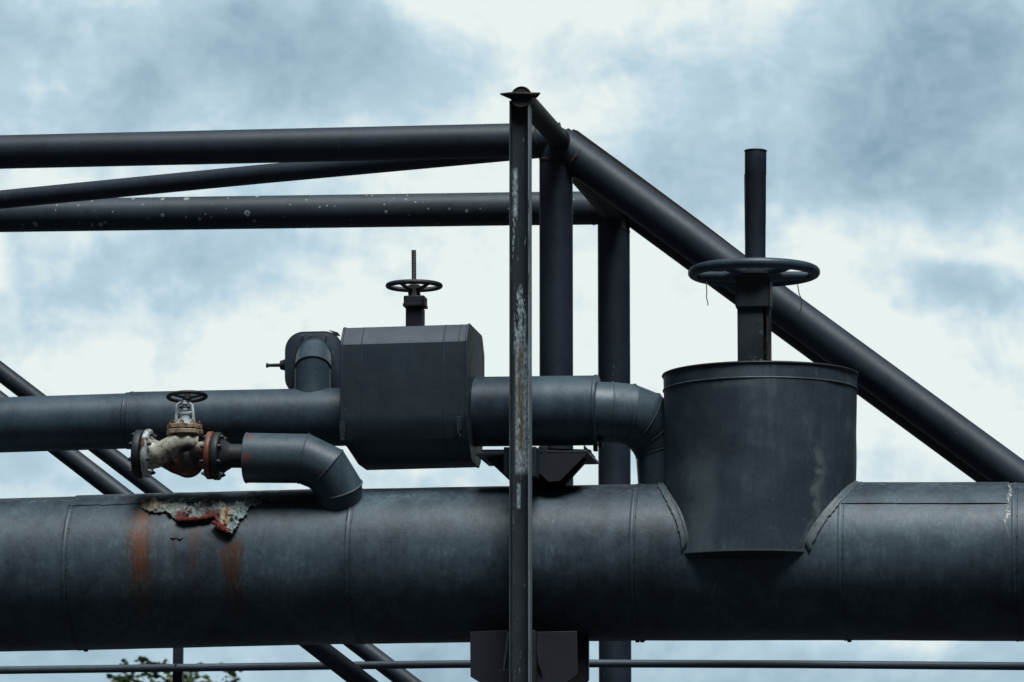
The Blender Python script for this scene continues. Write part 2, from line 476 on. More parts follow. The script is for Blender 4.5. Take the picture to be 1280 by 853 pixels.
def arc_panel(s0, s1, a0, a1, r, th, mat, parent, name, jag=0.0, jagp=0):
    """curved sheet on the big pipe; angles from the front horizontal, upward"""
    b = bmesh.new(); ns = max(8, int((s1-s0)/.03)); na = 20
    def pt(s, a, rr): return main_axis(s) + (-N*math.cos(a)+Z*math.sin(a))*rr
    g = []
    for i in range(ns+1):
        s = s0+(s1-s0)*i/ns
        j = jag*noise.noise(Vector((s*9, jagp, 0)))+jag*.6*noise.noise(Vector((s*31, jagp+3, 0)))
        lift = .006*max(0, noise.noise(Vector((s*3.1, jagp+9, 0))))
        g.append([(s, a0+j+(a1-a0-j)*k/na, lift*(1-k/na)**3) for k in range(na+1)])
    o1 = [[b.verts.new(pt(s, a, r+th+l)) for s, a, l in row] for row in g]
    o0 = [[b.verts.new(pt(s, a, r+l)) for s, a, l in row] for row in g]
    for i in range(ns):
        for k in range(na):
            b.faces.new((o1[i][k], o1[i+1][k], o1[i+1][k+1], o1[i][k+1]))
            b.faces.new((o0[i][k], o0[i][k+1], o0[i+1][k+1], o0[i+1][k]))
        b.faces.new((o1[i][0], o0[i][0], o0[i+1][0], o1[i+1][0]))
        b.faces.new((o1[i][na], o1[i+1][na], o0[i+1][na], o0[i][na]))
    for i in (0, ns):
        for k in range(na):
            b.faces.new((o1[i][k], o1[i][k+1], o0[i][k+1], o0[i][k]))
    return obj(name, b, mat, parent, angle=40)
def ang(py, px=640):      # angle on the pipe whose picture height is py
    c = main_axis(S(px)); lo, hi = 0, math.radians(98)
    best = 0
    for k in range(400):
        a = math.radians(-40) + math.radians(138)*k/400
        p = c + (-N*math.cos(a)+Z*math.sin(a))*R_MAIN
        q = p-CAM; y = 426.5 - FPX*q.dot(UPV)/q.dot(FWD)
        if y <= py: return a
    return math.radians(90)
arc_panel(S(100), S(400), ang(630, 220), math.radians(150), R_MAIN+.001, .004, M_MAIN, main, 'lap_sheet', .02, 1)
arc_panel(S(1054), S(1262), ang(630, 1150), math.radians(150), R_MAIN+.001, .004, M_MAIN, main, 'lap_sheet', .006, 2)

# torn, crumpled cladding
def in_poly(x, y, P):
    c = False; n = len(P); j = n-1
    for i in range(n):
        if (P[i][1] > y) != (P[j][1] > y) and x < (P[j][0]-P[i][0])*(y-P[i][1])/(P[j][1]-P[i][1])+P[i][0]: c = not c
        j = i
    return c
def edge_dist(x, y, P):
    d = 1e9
    for (x0, y0), (x1, y1) in zip(P, P[1:]+P[:1]):
        t = max(0, min(1, ((x-x0)*(x1-x0)+(y-y0)*(y1-y0))/((x1-x0)**2+(y1-y0)**2+1e-9)))
        d = min(d, math.hypot(x-x0-t*(x1-x0), y-y0-t*(y1-y0)))
    return d
TP = [(175,628),(196,626),(212,631),(232,630),(236,637),(243,637),(248,631),(262,629),(276,631),(283,637),(289,638),(296,632),(306,629),(322,628),(327,633),(316,637),(311,640),(308,648),(300,655),(297,664),(293,671),(288,672),(281,664),(273,655),(268,651),(262,651),(256,653),(240,655),(224,655),(216,648),(208,642),(197,642),(188,642),(178,636)]
def torn_patch():
    b = bmesh.new(); vm = {}; st = .9
    def vert(i, j):
        if (i, j) in vm: return vm[(i, j)]
        x, y = 170+i*st, 622+j*st
        xj = x+1.6*noise.noise(Vector((x*.35, y*.35, 1))); yj = y+1.6*noise.noise(Vector((x*.35, y*.35, 5)))
        a = ang_cache(yj)
        e = edge_dist(x, y, TP)
        cr = noise.fractal(Vector((x*.11, y*.16, 0)), 1.0, 2.2, 5)
        h = .006 + .032*(abs(cr)) + .022*max(0, noise.noise(Vector((x*.08, y*.08, 7))))
        low = max(0, (y-640)/30)
        h += .014*low*math.exp(-e/4)
        h = max(.0055, h) if e < 30 else h
        c = main_axis(S(xj, yj, -R_MAIN*math.cos(a)))
        p = c + (-N*math.cos(a)+Z*math.sin(a))*(R_MAIN+h)
        vm[(i, j)] = b.verts.new(p); return vm[(i, j)]
    nx, ny = int(165/st), int(58/st)
    for i in range(nx):
        for j in range(ny):
            x, y = 170+(i+.5)*st, 622+(j+.5)*st
            q = 2.4*noise.noise(Vector((x*.25, y*.25, 3))) + 1.2*noise.noise(Vector((x*.9, y*.9, 3)))
            if in_poly(x+q, y+q*.8, TP):
                b.faces.new((vert(i, j), vert(i+1, j), vert(i+1, j+1), vert(i, j+1)))
    o = obj('torn_cladding', b, M_TORN, main, angle=80)
    sd = o.modifiers.new('thickness', 'SOLIDIFY'); sd.thickness = .004; sd.offset = -1
    return o
_ac = [(y, ang(y, 245)) for y in range(612, 690)]
def ang_cache(y):
    i = int(max(0, min(76, y-612))); f = max(0, min(1, y-612-i))
    return _ac[i][1]*(1-f) + _ac[i+1][1]*f
torn = torn_patch()
def on_pipe(px, py, h):
    a = ang_cache(py); return main_axis(S(px, py, -R_MAIN*math.cos(a))) + (-N*math.cos(a)+Z*math.sin(a))*(R_MAIN+h)
def curl(pts, r0, name='curled_edge'):
    """rolled-over strip of sheet"""
    pp, rr0 = [], []
    for i in range(len(pts)-1):
        for q in range(4):
            f = q/4; a_ = [pts[i][k]*(1-f)+pts[i+1][k]*f for k in range(3)]
            pp.append((a_[0], a_[1]+1.3*noise.noise(Vector((a_[0]*.45, 2, 0))), a_[2]+.006*noise.noise(Vector((a_[0]*.5, 7, 0))))); rr0.append(r0[i]*(1-f)+r0[i+1]*f)
    pp.append(pts[-1]); rr0.append(r0[-1]); pts, r0 = pp, rr0
    P = [on_pipe(a, b_, h) for a, b_, h in pts]; b = bmesh.new()
    rings = []
    for i, p in enumerate(P):
        d = (P[min(i+1, len(P)-1)]-P[max(i-1, 0)]).normalized()
        x, y = frame(d); r = M(r0[i], p)*(1+.35*noise.noise(p*40))
        outer = [p + (x*math.cos(math.radians(a))+y*math.sin(math.radians(a)))*r for a in range(-40, 201, 20)]
        inner = [p + (x*math.cos(math.radians(a))+y*math.sin(math.radians(a)))*r*.72 for a in range(200, -41, -20)]
        rings.append(outer+inner)
    rings_to_bm(b, rings); return obj(name, b, M_CURL, main, angle=50)
curl([(221,653,.018),(228,654.5,.024),(238,654.5,.028),(247,653.5,.024),(252,654,.022)], [1.6,3.6,2.8,3.6,2.0])
curl([(251,653.5,.022),(259,652.5,.026),(266,650.5,.022),(271,649,.016)], [3.2,2.8,3.2,1.6])
curl([(267,658,.022),(273,662,.028),(281,667.5,.030),(288,671,.026)], [3.4,4.6,4.4,3.6])
# small crack flap below
b = bmesh.new()
for a0, a1, y0 in ((213, 221, 672.5), (221, 229, 673.5)):
    tube(b, [on_pipe(a0, y0, .002), on_pipe((a0+a1)/2, y0+1.2, .005), on_pipe(a1, y0-.6, .002)], [.002,.004,.002], 8)
obj('blistered_paint', b, M_BLACK, main)
# bolt stubs under the seams
for px, py in ((102, 814), (1060, 800), (794, 801), (800, 801)):
    c = main_axis(S(px, py, -.1)) - Z*(R_MAIN)
    b = bmesh.new(); hexn(b, c+Z*.012, -Z, .011, .022); obj('bolt', b, M_BLACK, main)

# ================================================================== GATE VALVE IN THE DRUM
gx = S(951, 560)
gc = L(gx, 0, PZ(687, 951, -.5))
R_B = M(121, W(951, 480))
gate = thing('gate_valve', 'large gate valve in a wide grey drum with a big handwheel on top', 'valve', gc)
z_rim = PZ(470, 951); z_bot = gc.z
ax0 = L(gx, 0, 0)
b = bmesh.new()
seg = 128
def shear(z):
    q = max(0, min(1, (PZ(565, 951)-z)/(PZ(565, 951)-z_bot))); return -.052*q*q
def shear_bm(b):
    for v in b.verts: v.co += U*shear(v.co.z)
prof = [(z_bot, R_B*.985), (z_bot+.003, R_B*.99)] + [(z_bot+.35*i/10, R_B*(.984+.0002*i)) for i in range(1, 11)] + [(z_bot+.42, R_B*.987), (z_rim-.09, R_B), (z_rim-.004, R_B*1.004), (z_rim, R_B*1.004), (z_rim+.004, R_B*.995), (z_rim+.02, R_B*.3)]
zz_ = [z_bot, z_bot+.003] + [z_bot+.004+(z_rim-.008-z_bot)*i/30 for i in range(1, 30)] + [z_rim-.004]
prof = [(z, R_B*(.984 + .018*max(0, min(1, (z-z_bot-.3)/(z_rim-z_bot-.3))))) for z in zz_] + [(z_rim, R_B*1.004), (z_rim+.004, R_B*.995), (z_rim+.02, R_B*.3)]
lathe(b, ax0, Z, prof, seg); shear_bm(b)
for v in b.verts:
    q = v.co-ax0; rad_ = Vector((q.x, q.y, 0)).normalized()
    v.co += rad_*(.0065*noise.noise(v.co*2.6) + .0028*noise.noise(v.co*7.5 + Vector((3,1,2))))
drum = obj('drum_casing', b, M_BUCKET, gate, angle=40)
b = bmesh.new(); torus(b, ax0+Z*(z_rim), Z, R_B*1.004, .007, 128, 8); obj('rim', b, M_BLACK, drum)
b = bmesh.new(); torus(b, ax0+Z*(PZ(488.5, 951)), Z, R_B*1.000, .005, 128, 8); obj('swage_band', b, M_STRIP, drum)
b = bmesh.new(); lathe(b, ax0+Z*(z_bot), Z, [(-.004, R_B*.99), (-.004, R_B+.006), (.004, R_B+.006), (.004, R_B*.99)], 128); shear_bm(b); obj('bottom_lip', b, M_STRIP, drum)
b = bmesh.new(); lathe(b, ax0+Z*(z_bot-.03), Z, [(0, R_B*.90), (.028, R_B*.93)], 96); shear_bm(b); obj('base_plate', b, M_BLACK, drum)
# jagged flashing strips where the drum is cut into the pipe
def saddle(side):
    b = bmesh.new(); rows = []
    for k in range(41):
        # follow the intersection curve drum / pipe
        f = k/40
        sl = side*R_B*(.600+.410*f)
        dd = math.sqrt(max(0, R_B**2-sl**2)) if abs(sl) < R_B else 0
        ax = main_axis(gx+sl); base = math.sqrt(max(0, R_MAIN**2-dd**2))
        wob = .006*noise.noise(Vector((k*.7, side, 0)))
        nrm_out = side
        wdt = .024 + .006*noise.noise(Vector((k*.12, side*3, 2))) + .008*noise.noise(Vector((k*1.9, side*3, 8)))
        row = []
        for q in range(7):
            s = gx+sl + nrm_out*(wdt*q/6) + wob
            # wrap onto the pipe: keep depth of the cut, height from the pipe surface
            an = math.atan2(base, max(dd, .0001)) - .10*(q/6)
            crump = .004+.004*abs(noise.noise(Vector((k*.8, q*1.1, side*5))))
            if q == 0: crump += .006
            axq = main_axis(s)
            row.append(axq + (-N*math.cos(an)+Z*math.sin(an))*(R_MAIN+crump))
        sh = shear(row[0].z)
        rows.append([p + U*sh for p in row])
    vs = [[b.verts.new(p) for p in r] for r in rows]
    for i in range(40):
        for q in range(6): b.faces.new((vs[i][q], vs[i+1][q], vs[i+1][q+1], vs[i][q+1]))
    o = obj('flashing_strip', b, M_STRIP, gate, angle=60)
    sd = o.modifiers.new('thickness', 'SOLIDIFY'); sd.thickness = .004; sd.offset = 0
    for k in ():
        p = rows[k][3]; ax = main_axis(p.dot(U)); nn = (p-ax); nn -= U*nn.dot(U); nn.normalize()
        bb = bmesh.new(); lathe(bb, p-nn*.002, nn, [(0,.008),(.007,.007),(.009,.003)], 10); obj('rivet', bb, M_BLACK, o)
saddle(-1); saddle(1)
# stem sleeve with a slot on its right side, box collar, big wheel, capped spindle tube
cx = 943
sl0, sl1 = S(923, 400), S(955.5, 400)
b = bmesh.new(); box(b, sl0, sl1, -.065, .065, z_rim, PZ(385, cx)); obj('stem_sleeve', b, M_STEM, gate, bevel=.006)
b = bmesh.new(); box(b, S(959, 400), S(963, 400), -.06, .06, z_rim, PZ(380, cx)); box(b, sl1-.005, S(959, 400)+.003, .0, .03, z_rim, PZ(380, cx)); obj('guide_rail', b, M_STEM, gate)
b = bmesh.new(); box(b, S(921, 400), S(964.5, 400), -.085, .085, PZ(387, cx), PZ(343, cx)); obj('collar', b, M_STEM, gate, bevel=.006)
hw = L(S(942.5, 341), 0, PZ(341, 942))
handwheel(gate, hw, Z, M(76.3, hw), M(6.5, hw), 5, M_CLAD, .115, .05, M(6.0, hw), phase=.45, drop=.012)
b = bmesh.new(); lathe(b, hw-Z*.045, Z, [(0,.09),(.008,M(26,hw)),(.022,M(36,hw)),(.030,M(36,hw)),(.036,.06)], 64); obj('hub_plate', b, M_BLACK, gate)
b = bmesh.new(); top = W(944.5, 189); bot = W(944, 338)
tube(b, [bot, bot.lerp(top, .38), bot.lerp(top, .385), bot.lerp(top, .80), bot.lerp(top, .805), top], [M(12.9, top), M(13, top), M(13.2, top), M(13.3, top), M(13.6, top), M(13.6, top)], 40)
st = obj('spindle_cover', b, M_TUBE, gate)
b = bmesh.new(); torus(b, top, (top-bot), M(13.4, top), .004, 40, 8); obj('cap_rim', b, M_BLACK, st)
b = bmesh.new(); prism(b, [W(931.6, 191, -.03), W(933.8, 191, -.03), W(933.0, 321, -.03), W(931.4, 321, -.03)], N*.004); prism(b, [W(930.2, 218, -.02), W(931.8, 218, -.02), W(931.8, 300, -.02), W(931, 300, -.02)], N*.006); obj('lap_seam', b, M_BLACK, st)

def strand(pts, label):
    b = bmesh.new(); P = [W(a, b_, .0) for a, b_ in pts]
    tube(b, P, [.0026]*len(P), 6); o = obj('dry_stalk', b, M_STRAND); o['label'] = label; o['category'] = 'dry stalk'; o['group'] = 'stalks caught on the big handwheel'
strand([(883,352),(883.5,366),(883,372),(885,379),(884.6,382)], 'thin dry stalk hanging from the left side of the big handwheel')
strand([(997,356),(999,368),(1002,374),(1001.5,386),(999,392)], 'thin dry stalk hanging from the right side of the big handwheel')

# ================================================================== BYPASS PIPE
bp = thing('bypass_pipe', 'dark grey clad pipe above the main pipe, bending down into it beside the drum', 'pipe', W(640, 514))
lpts = [W(-3200, 600), W(-1500, 562), W(0, 531.5), W(164, 526.3)]
r1 = M(34.6, W(0, 530))
b = bmesh.new(); tube(b, densify(lpts, 1.0), r1, 72); obj('narrow_section', b, M_CLAD, bp)
c2 = [W(163, 526.2), W(300, 523.6), W(426, 521.4), W(500, 519)]
r2 = M(36.3, W(300, 523))
b = bmesh.new(); tube(b, densify(c2, .5), r2, 72); obj('wide_section', b, M_CLAD, bp)
seam_ring(W(160, 526.3), U, r1, .014, .004, M_CLAD, bp); seam_ring(W(166, 526.3), U, r2, .008, .003, M_CLAD, bp)
seam_ring(W(-300, 537.5), U, r1, .014, .004, M_CLAD, bp)
c3 = [W(560, 515.2), W(748, 513.2)]; r3 = M(43.7, W(650, 514))
b = bmesh.new(); tube(b, c3, r3, 96); obj('insulated_section', b, M_CLAD, bp)
seam_ring(W(745.5, 513.2), U, r3, .016, .004, M_CLAD, bp)
seam_ring(W(587.5, 514.6), U, r3, .010, .006, M_CLAD, bp)
ep = [W(744, 515, .02), W(763.5, 515.5, .03), W(785, 517.5, .06), W(804, 525, .10), W(820, 540, .14), W(832, 562, .16), W(839, 660, .16)]
er = [M(37.6, ep[0])]*7
b = bmesh.new(); tube(b, ep, er, 72); obj('elbow', b, M_ELBOW, bp, angle=8)
def mitre_bead(pts, rad, i, r, parent, mat, seg=64):
    ring = mitre_rings(pts, rad, seg)[i]; b = bmesh.new(); c = pts[i]
    rr = []
    for k in range(seg):
        o = (ring[k]-c); on = o.normalized(); dn = (ring[(k+1) % seg]-ring[k-1]).normalized(); bn = on.cross(dn)
        rr.append([ring[k] + on*r*math.cos(2*math.pi*j/8) + bn*r*math.sin(2*math.pi*j/8) for j in range(8)])
    rings_to_bm(b, rr, closed=True); return obj('seam_bead', b, mat, parent, angle=60)
for i in (1, 2, 3, 4, 5): mitre_bead(ep, er, i, .0042, bp, M_STRIP)
# drain lug under the collar
b = bmesh.new(); box(b, S(742), S(747), -.02, .02, PZ(566), PZ(553)); disc_ring(b, W(751, 553, -.03), U, .028, .022, 24); obj('lug', b, M_DARK, bp, bevel=.002)

# ================================================================== BOX VALVE
vb = thing('boxed_valve', 'dark chamfered sheet metal box around a valve on the upper pipe, small handwheel on top', 'valve', L(S(504, 500), 0, PZ(583, 504, -.1)))
sL, sR = S(425.5, 500, -.3), S(583.5, 500, -.3)
zt, zft = PZ(408, 504, -.2), PZ(429, 504, -.3)
zfb, zb = PZ(517, 504, -.3), PZ(579.5, 504, -.12)
sec = [(-.30, zfb), (-.30, zft+.0), (-.285, zft+.03), (-.225, zt-.006), (-.20, zt), (.20, zt), (.225, zt-.006), (.29, zft+.02), (.30, zft), (.30, zfb), (.285, zfb-.05), (.17, zb+.03), (.12, zb), (-.12, zb), (-.17, zb+.02), (-.26, zfb-.13), (-.29, zfb-.05)]
def octo(s0, s1, k=1.0, name='casing', par=None, mat=M_BOX, grow=0.0, slope=None):
    cz = (zt+zb)/2; b = bmesh.new(); rings = []
    for s in ((s0, s0+.060, s1) if s1-s0 > .3 else (s0, s1)):
        dz = (s-(sL+sR)/2)*.009
        lift = .105*max(0, 1-(s-sL)/.060)
        rings.append([L(s, d*(1+grow/.3), max(cz+(z-cz)*(1+grow/.36), zb+lift)+dz) if lift > 0 else L(s, d*(1+grow/.3), cz+(z-cz)*(1+grow/.36)+dz) for d, z in sec])
    rings_to_bm(b, rings); return obj(name, b, mat, par or vb, angle=25, bevel=.004)
casing = octo(sL+.004, sR-.004)
octo(sL-.002, sL+.012, name='end_flange', par=casing, grow=.004)
octo(sR-.010, sR+.003, name='end_flange', par=casing, grow=.004)
octo(sL+.105, sL+.112, name='sheet_seam', par=casing, grow=.0014)
octo(sR-.125, sR-.115, name='sheet_seam', par=casing, grow=.0014)
octo(sR-.045, sR-.040, name='sheet_seam', par=casing, grow=.0010)
for (pa, pb) in (((425, 433), (525, 551)), ((570.5, 578.5), (520, 546))):
    b = bmesh.new()
    d0 = -.318
    box(b, S(pa[0], 500, -.3), S(pa[1]-1, 500, -.3), d0, -.285, PZ(pb[1]-8, d=-.3), PZ(pb[0], d=-.3))
    box(b, S(pa[0]+2, 500, -.3), S(pa[1]-3, 500, -.3), d0-.016, d0, PZ(pb[1]-3, d=-.3), PZ(pb[0]+4, d=-.3))
    lathe(b, W((pa[0]+pa[1])/2, pb[1], -.29)-N*.02, -N, [(0,.012),(.008,.014),(.016,.010)], 12)
    la = obj('latch', b, M_DARK, vb, bevel=.0015)
    for q in (3, 9, 15):
        bb = bmesh.new(); lathe(bb, W(pa[0]+1.2, pb[0]+q, -.318), -N, [(0,.0035),(.004,.002)], 8); obj('rivet', bb, M_STRIP, la)
b = bmesh.new()
box(b, S(508), S(529), -.045, .045, zt-.02, PZ(386, 518)); yk = obj('yoke', b, M_DARK, vb, bevel=.004)
b = bmesh.new(); box(b, S(505.8), S(531.5), -.055, .055, PZ(384.5, 518), PZ(371.5, 518)); obj('yoke_cap', b, M_DARK, yk, bevel=.004)
b = bmesh.new(); box(b, S(505), S(532), -.06, .06, PZ(384.8, 518), PZ(381, 518)); obj('yoke_flange', b, M_DARK, yk, bevel=.002)
b = bmesh.new(); lathe(b, W(518, 372), Z, [(0, M(8.3, W(518,372))), (M(9, W(518,372)), M(7, W(518,372)))], 20); obj('yoke_neck', b, M_BLACK, yk)
hw2 = W(517.7, 357.5)
handwheel(vb, hw2, Z, M(32.8, hw2), M(3.1, hw2), 5, M_WHEEL, .032, .05, M(2.4, hw2), phase=.5, drop=.02)
b = bmesh.new(); p0, p1 = W(517.7, 372), W(517.2, 313); k = 60; pts = [p0.lerp(p1, i/k) for i in range(k+1)]
tube(b, pts, [M(3.1 if i % 2 else 2.75, p1) for i in range(k+1)], 14); obj('spindle', b, M_SPINDLE, vb, angle=20)

# ================================================================== SMALL VALVE CASING BEHIND, WITH ELBOW
sv = thing('rounded_valve_casing', 'small rounded-corner casing with a short elbow in front, just left of the big box', 'valve casing', W(390, 490, .5))
b = bmesh.new()
def rrect(c, hw, hh, r, d, n=8):
    P = []
    for cx_, cy_, a0 in ((hw-r, hh-r, 0), (-hw+r, hh-r, 90), (-hw+r, -hh+r, 180), (hw-r, -hh+r, 270)):
        for i in range(n+1):
            a = math.radians(a0+90*i/n); P.append(c + U*(cx_+r*math.cos(a)) + Z*(cy_+r*math.sin(a)) + N*d)
    return P
cc = W(392, 454.5, .40); hwid, hh = M(35.5, cc), M(39.5, cc)
rings_to_bm(b, [rrect(cc, hwid-.006, hh-.006, .09, -.003), rrect(cc, hwid, hh, .095, 0), rrect(cc, hwid, hh, .095, .36)])
cs = obj('casing', b, M_TUBE, sv, angle=40, origin=cc)
b = bmesh.new(); rr = [rrect(cc, hwid+.004, hh+.004, .098, -.002), rrect(cc, hwid+.004, hh+.004, .098, .012)]
rings_to_bm(b, rr, cap=True); rim = obj('cover_rim', b, M_TUBE, cs, origin=cc)
for px in (378, 388, 408):
    b = bmesh.new(); lathe(b, W(px, 420, .39), -N, [(0,.006),(.006,.005),(.008,.002)], 10); obj('rivet', b, M_STRIP, cs)
e2 = [W(392, 446, .42), W(392, 446.5, .13), W(391, 461, .0), W(390.5, 505, .0)]
e2r = [M(21.8, e2[0])]*3 + [M(22, e2[0])]
b = bmesh.new(); tube(b, e2, e2r, 56); el = obj('elbow', b, M_ELBOW, sv, angle=20)
mitre_bead(e2, e2r, 1, .004, el, M_CLAD, 56); mitre_bead(e2, e2r, 2, .0045, el, M_DARK, 56)
b = bmesh.new(); pc = W(358, 456.5, .52)
lathe(b, pc+U*.02, -U, [(0, M(10.5, pc)), (.022, M(9.5, pc)), (.030, M(7, pc)), (.052, M(5.6, pc)), (.056, M(2.3, pc)), (.118, M(2.1, pc)), (.119, M(3.0, pc)), (.128, M(3.0, pc))], 24)
obj('spindle', b, M_BLACK, sv)
b = bmesh.new(); plate_px(b, [(410.5,412.5),(422,415.5),(425,420),(420,419.5)], .2, .02); obj('lifting_clip', b, M_BLACK, sv)
b = bmesh.new(); bar(b, W(410.4, 463, .05), W(410.4, 486, .05), .004); obj('drain_tube', b, M_STRIP, sv)

# ================================================================== INLET ELBOW (with stub to the globe valve)
DV = -.30
ie = thing('elbow_pipe', 'short grey segmented elbow pipe running from the rusty valve down into the main pipe', 'pipe', W(424, 636, DV))
e3 = [W(308.5, 572.5, DV), W(380, 573.5, DV), W(408, 586.5, DV+.015), W(424, 611, DV+.055), W(425, 668, DV+.20)]
rr = M(31.3, e3[0]); e3r = [rr, rr*.985, rr*.96, M(28.8, e3[0]), M(28.4, e3[0])]
b = bmesh.new(); tube(b, e3, e3r, 80); el3 = obj('cladding', b, M_ELBOW, ie, angle=8)
for i in (1, 2, 3): mitre_bead(e3, e3r, i, .0042, el3, M_STRIP)
torus_b = torus(bmesh.new(), e3[0], e3[1]-e3[0], rr-.002, .005, 64, 8); obj('end_rim', torus_b, M_STRIP, el3)
cb = e3[3].lerp(e3[4], .42)
b = torus(bmesh.new(), cb, (e3[4]-e3[3]) + N*.03, M(28.8, cb), .005, 64, 8); obj('seam_bead', b, M_CLAD, el3)
b = bmesh.new(); tube(b, [W(278, 570, DV), W(312, 570.4, DV)], M(15, e3[0]), 40); obj('stub_pipe', b, M_BLACK, ie)

# ================================================================== GLOBE VALVE
gv = thing('globe_valve', 'small rusty cream globe valve with bolted flanges and black handwheel, at the left', 'valve', W(228, 598, DV))
FY = 567.5
ud = (W(290, 570, DV)-W(180, 567, DV)).normalized()
def flange(px, w, r, mat, name, py=FY):
    c = W(px, py, DV); b = bmesh.new(); rr_ = M(r, c)
    lathe(b, c-ud*w/2, ud, [(0, rr_*.93), (.003, rr_*.985), (.006, rr_), (w-.006, rr_), (w-.003, rr_*.985), (w, rr_*.93)], 48)
    return obj(name, b, mat, gv, angle=50)
PXM = 1/M(1, W(228, 570, DV))
fl_blind = flange(174.5, 10/PXM, 30.5, M_BLACK, 'blind_flange', 568)
fl_l = flange(184.8, 7.5/PXM, 30.5, M_FLWHITE, 'flange', 567)
fl_r = flange(263, 7.5/PXM, 30, M_FLRUST, 'flange', 569.5)
fl_r2 = flange(272, 9/PXM, 30, M_BLACK, 'counter_flange', 570.5)
b = bmesh.new(); c = W(278, 570.5, DV); lathe(b, c, ud, [(0, M(24, c)), (.02, M(19, c)), (.045, M(15.4, c))], 40); obj('weld_neck', b, M_BLACK, fl_r2)
x_, y_ = frame(ud)
for fl, pxs, py in ((fl_l, (165.5, 193.5), 567.3), (fl_r, (254.5, 281), 570.3)):
    for k in range(8):
        a = math.radians(22.5+45*k); rd = x_*math.cos(a)+y_*math.sin(a)
        c0, c1 = W(pxs[0], py, DV), W(pxs[1], py, DV); ro = M(24.8, c0)
        b = bmesh.new(); bar(b, c0+rd*ro, c1+rd*ro, .0065, 10)
        hexn(b, c0+rd*ro+ud*.008, ud, .0115, .012); hexn(b, c1+rd*ro-ud*.020, ud, .0115, .012)
        obj('bolt', b, M_BLACK if k % 5 else M_FLWHITE, gv, smooth=False)
# body: overlapping solids fused by a voxel remesh
b = bmesh.new()
w_ = lambda px, py, d=DV: W(px, py, d)
tube(b, [w_(186,567), w_(196,568), w_(203,566.5,DV-.02), w_(212,560,DV-.03), w_(222,554.5,DV-.03), w_(233,553,DV-.02), w_(243,557)], [M(v, w_(200,567)) for v in (21,17.5,15,13.5,13,14,14)], 32)
tube(b, [w_(197,570,DV+.02), w_(206,576,DV+.02), w_(218,583,DV+.01), w_(232,587)], [M(v, w_(200,567)) for v in (15,9,9,10)], 28)
tube(b, [w_(262,569.5), w_(255,569), w_(248,570), w_(238,572)], [M(v, w_(200,567)) for v in (21,17.5,17,14)], 32)
tube(b, [w_(230,540), w_(231,548), w_(232,558)], [M(v, w_(230,550)) for v in (14,14,17)], 32)
c = w_(235,576,DV+.01)
ico = bmesh.ops.create_uvsphere(b, u_segments=40, v_segments=28, radius=1.0)
rot = Matrix.Rotation(-YAW, 4, 'Z')
for v in ico['verts']: v.co = c + (rot @ Vector((v.co.x*M(21,c), v.co.y*M(18,c), v.co.z*M(21.8,c))))
bd = obj('body', b, M_VALVE, gv)
rm = bd.modifiers.new('fuse', 'REMESH'); rm.mode = 'VOXEL'; rm.voxel_size = .0042; rm.use_smooth_shade = True
sm = bd.modifiers.new('cast', 'SMOOTH'); sm.iterations = 4; sm.factor = .6
def oval_flange(z0, z1, r, mat, name, wav=.05):
    c = w_(231, (z0+z1)/2); b = bmesh.new(); n = 64; rg = []
    for zz in (z0, z1):
        p = w_(231, zz)
        rg.append([p + (U*math.cos(2*math.pi*k/n)+N*math.sin(2*math.pi*k/n))*M(r, p)*(1+wav*math.cos(8*2*math.pi*k/n)) for k in range(n)])
    rings_to_bm(b, rg); return obj(name, b, mat, gv, angle=40, bevel=.003)
oval_flange(543.5, 538, 22, M_BONNET, 'body_flange'); bf = oval_flange(536.8, 531.5, 21.5, M_BONNET, 'bonnet_flange')
for k in range(8):
    a = 2*math.pi*(k+.0)/8; p = w_(231, 531.5); q = p + (U*math.cos(a)+N*math.sin(a))*M(18, p)
    b = bmesh.new(); hexn(b, q, Z, .0115, .014); hexn(b, q+Z*.014, Z, .006, .008); obj('nut', b, M_BONNET, bf, smooth=False)
b = bmesh.new(); p = w_(231, 532); pm = M(1, p)
lathe(b, p, Z, [(0, 13*pm), (.012, 12*pm), (.03, 10.5*pm), (.034, 6*pm), (.055, 5.5*pm), (.060, 7*pm), (.068, 7*pm), (.07, 3*pm), (.12, 2.6*pm), (.15, 2.6*pm)], 28); obj('bonnet', b, M_SILVER, gv)
b = bmesh.new()
for sg in (-1, 1):
    tube(b, [w_(231+sg*11.3, 529), w_(231+sg*10.2, 514), w_(231+sg*9.2, 506.5), w_(231+sg*5, 503.5), w_(231, 503)], [pm*2.2, pm*1.8, pm*1.8, pm*1.9, pm*2.6], 12)
tube(b, [w_(222.5, 515.5), w_(240, 515.5)], pm*1.0, 8)
tube(b, [w_(231, 505.5), w_(231, 501)], pm*5, 20)
obj('yoke', b, M_SILVER, gv)
b = bmesh.new(); torus(b, w_(231, 509.5), Z, pm*5.6, pm*1.3, 28, 8); tube(b, [w_(231, 520), w_(231, 497)], pm*1.8, 14); obj('stem', b, M_BLACK, gv)
hw3 = w_(233.8, 496)
tilt = (Z + N*.10 + U*(-.05)).normalized()
handwheel(gv, hw3, tilt, pm*23.6, pm*2.5, 3, M_BLACK, pm*5.5, .03, pm*2.3, phase=1.9, drop=.004)

